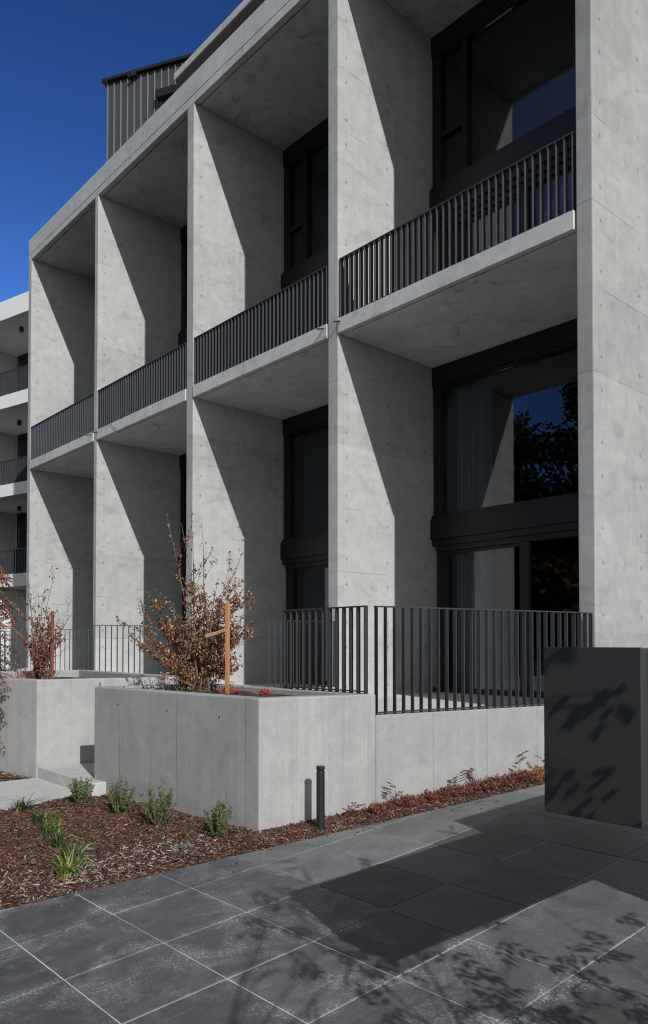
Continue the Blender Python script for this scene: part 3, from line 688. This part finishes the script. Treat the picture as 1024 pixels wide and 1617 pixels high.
brown=[(.22,.12,.07),(.30,.18,.10),(.20,.09,.045),(.42,.26,.14),(.15,.07,.04),(.26,.13,.06),(.34,.19,.09),(.52,.38,.27),(.46,.30,.20),(.36,.13,.07),(.10,.05,.035)]  # palest tans stand in for gloss and backlight on the leaves
k=.0069
tipsA=[(-48*k,262*k,.9),(-30*k,250*k,.8),(-8*k,262*k,.7),(6*k,245*k,.7),(62*k,215*k,.7),(48*k,195*k,.8),(-62*k,150*k,1.),(-85*k,150*k,1.),(-100*k,125*k,1.),(-105*k,85*k,.9),(-125*k,110*k,.45),(-75*k,70*k,1.),
 (20*k,150*k,1.2),(0,155*k,1.3),(40*k,150*k,1.2),(70*k,150*k,1.),(62*k,110*k,.9),(80*k,100*k,.6),(15*k,95*k,1.4),(-15*k,110*k,1.4),(35*k,75*k,1.4),(-40*k,130*k,1.3),(-55*k,100*k,1.2),(-35*k,60*k,1.2),(25*k,120*k,1.3),(50*k,125*k,1.1),(85*k,140*k,.7),(90*k,115*k,.5),(75*k,180*k,.45),(-95*k,95*k,.9),(-115*k,75*k,.6),(-20*k,190*k,.8),(5*k,200*k,.6),(30*k,170*k,.9),(-30*k,35*k,1.6),(10*k,40*k,1.8),(30*k,45*k,1.6),(-10*k,55*k,1.7),(-50*k,45*k,1.5),(40*k,30*k,1.3),(-65*k,60*k,1.3),(15*k,70*k,1.5),(-20*k,20*k,1.2)]
deciduous('autumn_shrub','bushy brown-leaved deciduous shrub in the large planter beside the tall stake',(-6.67,4.31,1.12),tipsA,58,brown,51,1.0,.039,6)
darkred=[(.14,.06,.045),(.20,.07,.05),(.10,.05,.04),(.26,.10,.05),(.30,.08,.06),(.40,.22,.15),(.34,.14,.08)]
k=.0082
tipsB=[(14*k,200*k,.25),(18*k,160*k,.3),(-20*k,178*k,.25),(-10*k,172*k,.25),(35*k,125*k,.3),(45*k,145*k,.12),(58*k,125*k,.12),(-28*k,140*k,.3),(0,150*k,.4),(10*k,120*k,.6),(-15*k,110*k,1.),(5*k,100*k,1.1),(-22*k,80*k,1.1),(15*k,75*k,1.),(28*k,95*k,.5),(38*k,80*k,.4),(-10*k,60*k,1.2),(8*k,50*k,1.1)]
deciduous('autumn_shrub','sparse twiggy dark-red deciduous shrub in the far planter by its stake',(-10.52,4.18,1.10),tipsB,62,darkred,52,.8,.045,4)
def stake(x,y,z,h,label,arm,tilt=0.,mat='timber'):
    P=empty('timber_stake',(x,y,z),label,'stake','timber garden stakes'); m=MB(); a=R(20)
    w_=.017
    def q(u,v,zz): return (x+u*math.cos(a)-v*math.sin(a)+tilt*(zz-z),y+u*math.sin(a)+v*math.cos(a),zz)
    m.add([q(*p) for p in [(-w_,-w_,z-.1),(w_,-w_,z-.1),(w_,w_,z-.1),(-w_,w_,z-.1),(-w_,-w_,z+h),(w_,-w_,z+h),(w_,w_,z+h),(-w_,w_,z+h)]],[(3,2,1,0),(4,5,6,7),(0,1,5,4),(1,2,6,5),(2,3,7,6),(3,0,4,7)])
    m.build('post',M[mat],P,bevel=.003)
    if arm:
        b=Vector((x,y,z+h*.70)); e_=b-VR*.22+VD*.10+Vector((0,0,-.06)); m=MB(); m.tube([b-VR*.02,b.lerp(e_,.5),e_],[.020,.021,.022],6); m.build('tie_strap',plain('jute_tie',(.38,.26,.15),.9,.1,0,.3,40),P)
stake(-6.13,4.26,1.12,.885,'tall light timber stake in the large planter right of the brown shrub',True)
stake(-10.33,4.28,1.10,.96,'reddish timber stake in the far planter beside the sparse shrub',True,0.,'redwood')
# small red plants on the planter soil
def redtuft(x,y,z,s_,seed,label):
    r=random.Random(seed); m=MB()
    for k in range(120):
        a=r.uniform(0,6.28); p=Vector((x+r.gauss(0,s_*.5),y+r.gauss(0,s_*.5),z+abs(r.gauss(0,s_*.4)))); m.leaf(p,rdir(r,.7),rdir(r,1),.035,.013,tuple(v*r.uniform(.7,1.3) for v in r.choice([(.50,.05,.05),(.40,.05,.05),(.5,.11,.08)])))
    tag(m.build('red_plant',M['leaf']),label,'plant','small red plants in the planters')
redtuft(-6.16,4.30,1.12,.11,61,'bright red low plant at the foot of the tall stake')
redtuft(-5.75,4.42,1.12,.06,62,'small bright red plant right of the tall stake, under the railing')
redtuft(-10.62,3.95,1.13,.13,63,'bright red low plant at the foot of the sparse shrub')
redtuft(-7.02,4.15,1.12,.09,64,'dark red low plant at the left end of the large planter')
def creeper(x,y,z,w_,h,seed,label):
    r=random.Random(seed); m=MB()
    for k in range(170):
        p=Vector((x+r.gauss(0,w_*.5),y+r.gauss(0,w_*.35),z+abs(r.gauss(0,h*.5)))); m.leaf(p,rdir(r,.6),rdir(r,1.2),r.uniform(.022,.04),.016,tuple(v*r.uniform(.6,1.4) for v in r.choice([(.05,.07,.035),(.09,.04,.04),(.06,.05,.04),(.10,.12,.06)])))
    tag(m.build('groundcover_plant',M['leaf']),label,'plant','low dark plants in the large planter')
creeper(-6.86,3.80,1.12,.20,.07,65,'low dark creeping plant at the left front of the large planter')
creeper(-6.50,3.92,1.12,.22,.08,66,'low dark creeping plant in front of the brown shrub')
creeper(-6.15,3.95,1.12,.16,.06,67,'low dark creeping plant between the brown shrub and the planter rim')
# pinnate-leaved trees
def pinnate(lf,st,p,d,L,r,pal,nl=6,ll=.075,lw=.022,thin=.0014):
    d=d.normalized(); dr=Vector((0,0,-1)); pts=[]
    for i in range(nl+1):
        u=i/nl; pts.append(p+d*L*u+dr*L*.35*u*u)
    st.tube(pts[::2]+([pts[-1]] if nl%2 else []),[thin]*len(pts[::2]+([pts[-1]] if nl%2 else [])),3)
    base=r.choice(pal)
    for i in range(1,nl+1):
        ax=(pts[i]-pts[i-1]).normalized(); s_=ax.cross(Vector((0,0,1))); s_=s_.normalized() if s_.length>.05 else Vector((1,0,0))
        for sg in (-1,1):
            q=(ax*.55+s_*sg*.8+dr*r.uniform(.1,.5)).normalized(); f=r.uniform(.7,1.3)
            lf.leaf(pts[i],q,s_.cross(ax)+rdir(r)*.3,ll*r.uniform(.75,1.15)*(1-.3*abs(i/nl-.5)),lw,tuple(v*f for v in base),.12)
    lf.leaf(pts[-1],ax+dr*.3,Vector((0,0,1)),ll,lw,base,.12)
rust=[(.34,.13,.06),(.40,.17,.07),(.28,.08,.05),(.20,.06,.05),(.13,.07,.05),(.42,.22,.09),(.10,.075,.045)]
def lefttree():
    r=random.Random(71); bx_,by_=-9.40,2.80; z=gz(by_); P=empty('pistachio_tree',(bx_,by_,z),'young rust-leaved tree at the left edge in the bed beside the path','tree'); st=MB(); lf=MB()
    top=Vector((bx_-.1,by_,2.6)); st.tube([(bx_,by_,z-.05),(bx_-.03,by_,1.2),top],[.022,.017,.008],8)
    c0=Vector((bx_,by_,0))
    for k in range(52):
        zz=r.uniform(.75,2.7); u=(zz-.2)/2.6; a=r.uniform(0,6.28); reach=(.22+.40*math.sin(min(1,u)*2.6))*r.uniform(.6,1.1)
        s0=Vector((bx_-.05*u,by_,max(.45,zz-.25))); d=Vector((math.cos(a),math.sin(a),.35)); e_=s0+d*reach
        st.tube([s0,s0.lerp(e_,.5)+Vector((0,0,.03)),e_],[.006,.004,.002],4)
        for j in range(5):
            q=s0.lerp(e_,r.uniform(.35,1.)); pinnate(lf,st,q,(d+rdir(r)*.8),r.uniform(.16,.27),r,rust,6,.072,.02)
    # twigs that hang towards the path
    for k,(dx,zz) in enumerate([(.40,.62),(.42,.78),(.46,.95),(.46,1.1),(.42,1.28),(.52,1.4),(.56,1.5),(.36,2.25),(.40,2.35),(.40,2.1),(.42,1.98),(.38,2.45),(.50,2.2),(.48,2.0),(.52,2.3),(.46,2.5),(.5,1.85),(.44,2.12)]):
        s0=Vector((bx_,by_,zz-.05)); e_=s0+VR*dx+VD*r.uniform(-.2,.1)+Vector((0,0,.1)); st.tube([s0,e_],[.005,.002],4)
        pal=rust if zz>1.7 else [(.10,.06,.045),(.14,.07,.05),(.07,.055,.04),(.2,.09,.06)]
        for j in range(4): pinnate(lf,st,s0.lerp(e_,r.uniform(.55,1.)),VR*.8+rdir(r)*.7,r.uniform(.16,.26),r,pal,6,.072,.02)
    st.build('trunk',M['bark'],P); lf.build('foliage',M['leaf'],P)
    stake(bx_+.16,by_-.02,z,1.15,'pale orange timber stake at the left edge tied to the rust-leaved tree',False)
lefttree()
# street tree out of frame on the right: it throws the leaf shadows on the paving and letterbox
def shadowtree():
    r=random.Random(81); bx_,by_=3.0,-.5; z=gz(by_); P=empty('street_tree',(bx_,by_,z),'street tree beside the paving whose leaf shadows fall across the dark tiles','tree'); st=MB(); lf=MB()
    crotch=Vector((2.9,-.55,1.9)); st.tube([(bx_,by_,z-.05),(2.97,-.52,1.),crotch],[.075,.065,.055],10)
    S=-SUN
    G=[(-3.49,2.72,2),(-3.35,2.60,2),(-2.95,2.66,2),(-2.45,2.62,2),(-2.45,3.10,2),(-2.30,3.35,2),(-1.98,3.40,2),(-1.75,3.45,2),(-1.98,3.90,2),(-1.85,4.15,2),(-1.50,3.10,3),(-1.75,2.85,3),(-1.60,2.70,2),(-2.05,2.75,3),(-2.30,2.45,3),(-2.55,2.25,2),(-2.80,2.35,2),(-2.2,2.9,2),(-4.05,3.23,1),(-3.87,3.70,1),(-4.1,3.45,1),(-3.7,2.95,1),(-2.7,2.6,2),(-1.9,2.6,3),(-1.35,3.5,3),(-1.5,3.8,2),(-3.1,2.45,1),(-3.75,4.55,1),(-1.7,3.15,2)]
    pts=[]
    for gx,gy,n in G:
        p=Vector((gx,gy,gz(gy)))+S*r.uniform(.40,.46)
        while True:
            dep=p.x*fw.x+p.y*fw.y; lat=p.x*rt.x+p.y*rt.y
            if dep<.05 or lat>.72*dep: break
            p=p+S*.02
        pts.append((p,n))
    # leaves whose shadows touch the letterbox end panel
    box=[]
    for x_,z_,n in ((-1.415,1.53,3),(-1.425,1.40,3),(-1.345,1.385,3),(-1.29,1.40,4),(-1.20,1.45,4),(-1.17,1.40,4),(-1.405,1.17,4),(-1.41,1.12,3),(-1.28,1.165,4),(-1.26,1.10,4),(-1.29,1.075,3)):
        p=Vector((x_,2.285,z_))+S*r.uniform(.17,.19); box.append(p)
        # hanging leaflets, lying across the light
        for j in range(n): lf.leaf(p+rdir(r)*.022,(VR*-.2+Vector((0,0,-1.))+rdir(r)*.35),S.normalized()+rdir(r)*.3,.055,.018,(.09,.11,.04),.05)
    def SP(gx,gy,t_): return Vector((gx,gy,gz(gy)))+S*t_
    main=[crotch,SP(-.7,.8,.9),SP(-1.3,1.2,.85),SP(-2.1,1.35,.8)]
    st.tube(main,[.045,.03,.02,.010],8)
    m2=[crotch,SP(-.3,1.2,.88),SP(-.6,2.0,.82),SP(-.8,2.9,.78)]; st.tube(m2,[.04,.028,.018,.008],8)
    # the one twig whose shadow runs over the tiles
    st.tube([SP(-1.4,2.1,.8),SP(-1.9,2.47,.75),SP(-2.5,2.87,.70)],[.014,.012,.006],6)
    m3=[SP(-1.4,2.1,.8)]; st.tube([SP(-.6,2.0,.82),SP(-1.4,2.1,.8)],[.014,.014],6)
    m4=[crotch,Vector((3.2,-.6,3.2)),Vector((3.6,-1.,4.))]; st.tube(m4,[.04,.03,.015],8)
    spine=main[1:]+m2[1:]+m3
    hub=Vector((-.15,1.80,2.35)); st.tube([m2[2],m2[2].lerp(hub,.5)+Vector((0,0,.05)),hub],[.010,.007,.004],5)
    for p in box: st.tube([hub,hub.lerp(p,.5)+Vector((0,0,.03)),p],[.0025,.002,.001],4)
    for p,n in pts:
        q=min(spine,key=lambda c:(c-p).length); st.tube([q,q.lerp(p,.5)+Vector((0,0,.05)),p],[.005,.0035,.0015],4)
        if n<1:
            a=r.uniform(0,6.28)
            for j in range(3): lf.leaf(p+rdir(r)*.02,(VR*-.6+Vector((0,0,-.6))+rdir(r)*.35),Vector((.3,-.9,.3)),.085,.030,(.09,.11,.04))
        else:
            for j in range(int(n)+1): pinnate(lf,st,p+rdir(r)*.08,rdir(r,.1),r.uniform(.12,.20),r,[(.09,.11,.04),(.25,.10,.05)],4,.078,.027,.0016)
    for k in range(60):
        q=Vector((3.5,-.9,3.7))+rdir(r)*r.uniform(.1,.8); pinnate(lf,st,q,rdir(r,.1),.24,r,[(.09,.11,.04),(.25,.10,.05)],5,.085,.026,.002)
    st.build('trunk',M['bark'],P); lf.build('foliage',M['leaf'],P)
shadowtree()
# trees across the road, mirrored in the windows
def bigtree(x,y,h,wd,seed,label,pal):
    r=random.Random(seed); z=gz(y)-.06; P=empty('park_tree',(x,y,z),label,'tree','trees across the road'); st=MB(); lf=MB()
    st.tube([(x,y,z-.1),(x+.1,y,z+h*.25),(x-.1,y+.1,z+h*.5),(x,y,z+h*.8)],[.28,.22,.15,.05],9)
    cl_=[]
    for k in range(64):
        a=r.uniform(0,6.28); u=r.uniform(.12,1.); q=wd*.5*math.sqrt(max(.05,1-((u-.55)/.5)**2))*r.uniform(.35,1.); c=Vector((x+math.cos(a)*q,y+math.sin(a)*q,z+h*u)); cl_.append(c)
        st.tube([(x,y,z+h*max(.2,u-.25)),c],[.07,.015],5)
    for c in cl_:
        s_=r.uniform(.6,1.1)*wd*.20
        for j in range(170):
            v=rdir(r); p=c+Vector((v.x*s_,v.y*s_,v.z*s_*.7))*(r.random()**.4); L=r.uniform(.26,.46); f=r.uniform(.6,1.3); lf.leaf(p,rdir(r,-.2),rdir(r,.6),L,L*.55,tuple(q*f for q in r.choice(pal)))
    st.build('trunk',M['bark'],P); lf.build('crown',M['leaf'],P)
gp=[(.035,.055,.022),(.05,.065,.025),(.06,.06,.03)]; rp=[(.22,.06,.03),(.16,.05,.03),(.10,.06,.03)]
bigtree(-13.2,-17.5,11.5,8.0,91,'tall green tree across the road opposite the middle bays',gp)
bigtree(-20.2,-18.0,15.6,7.0,92,'tallest green tree across the road, seen in the window glass',gp)
bigtree(-26.6,-18.,14.6,7.4,93,'green tree across the road at the far left of the row',gp)
bigtree(-13.2,-3.4,4.4,3.2,94,'small red autumn tree on the near verge, seen in the door glass',rp)
bigtree(-9.0,-20.,10.5,6.0,95,'green tree across the road at the right of the row',gp)
bigtree(-29.0,-27.,13.0,9.0,96,'broad green tree furthest back behind the row across the road',gp)
bigtree(-23.4,-16.2,9.4,7.0,97,'low bushy green tree in front of the tallest tree across the road',gp)
for o in bpy.data.objects:
    if '_b' in o: del o['_b']
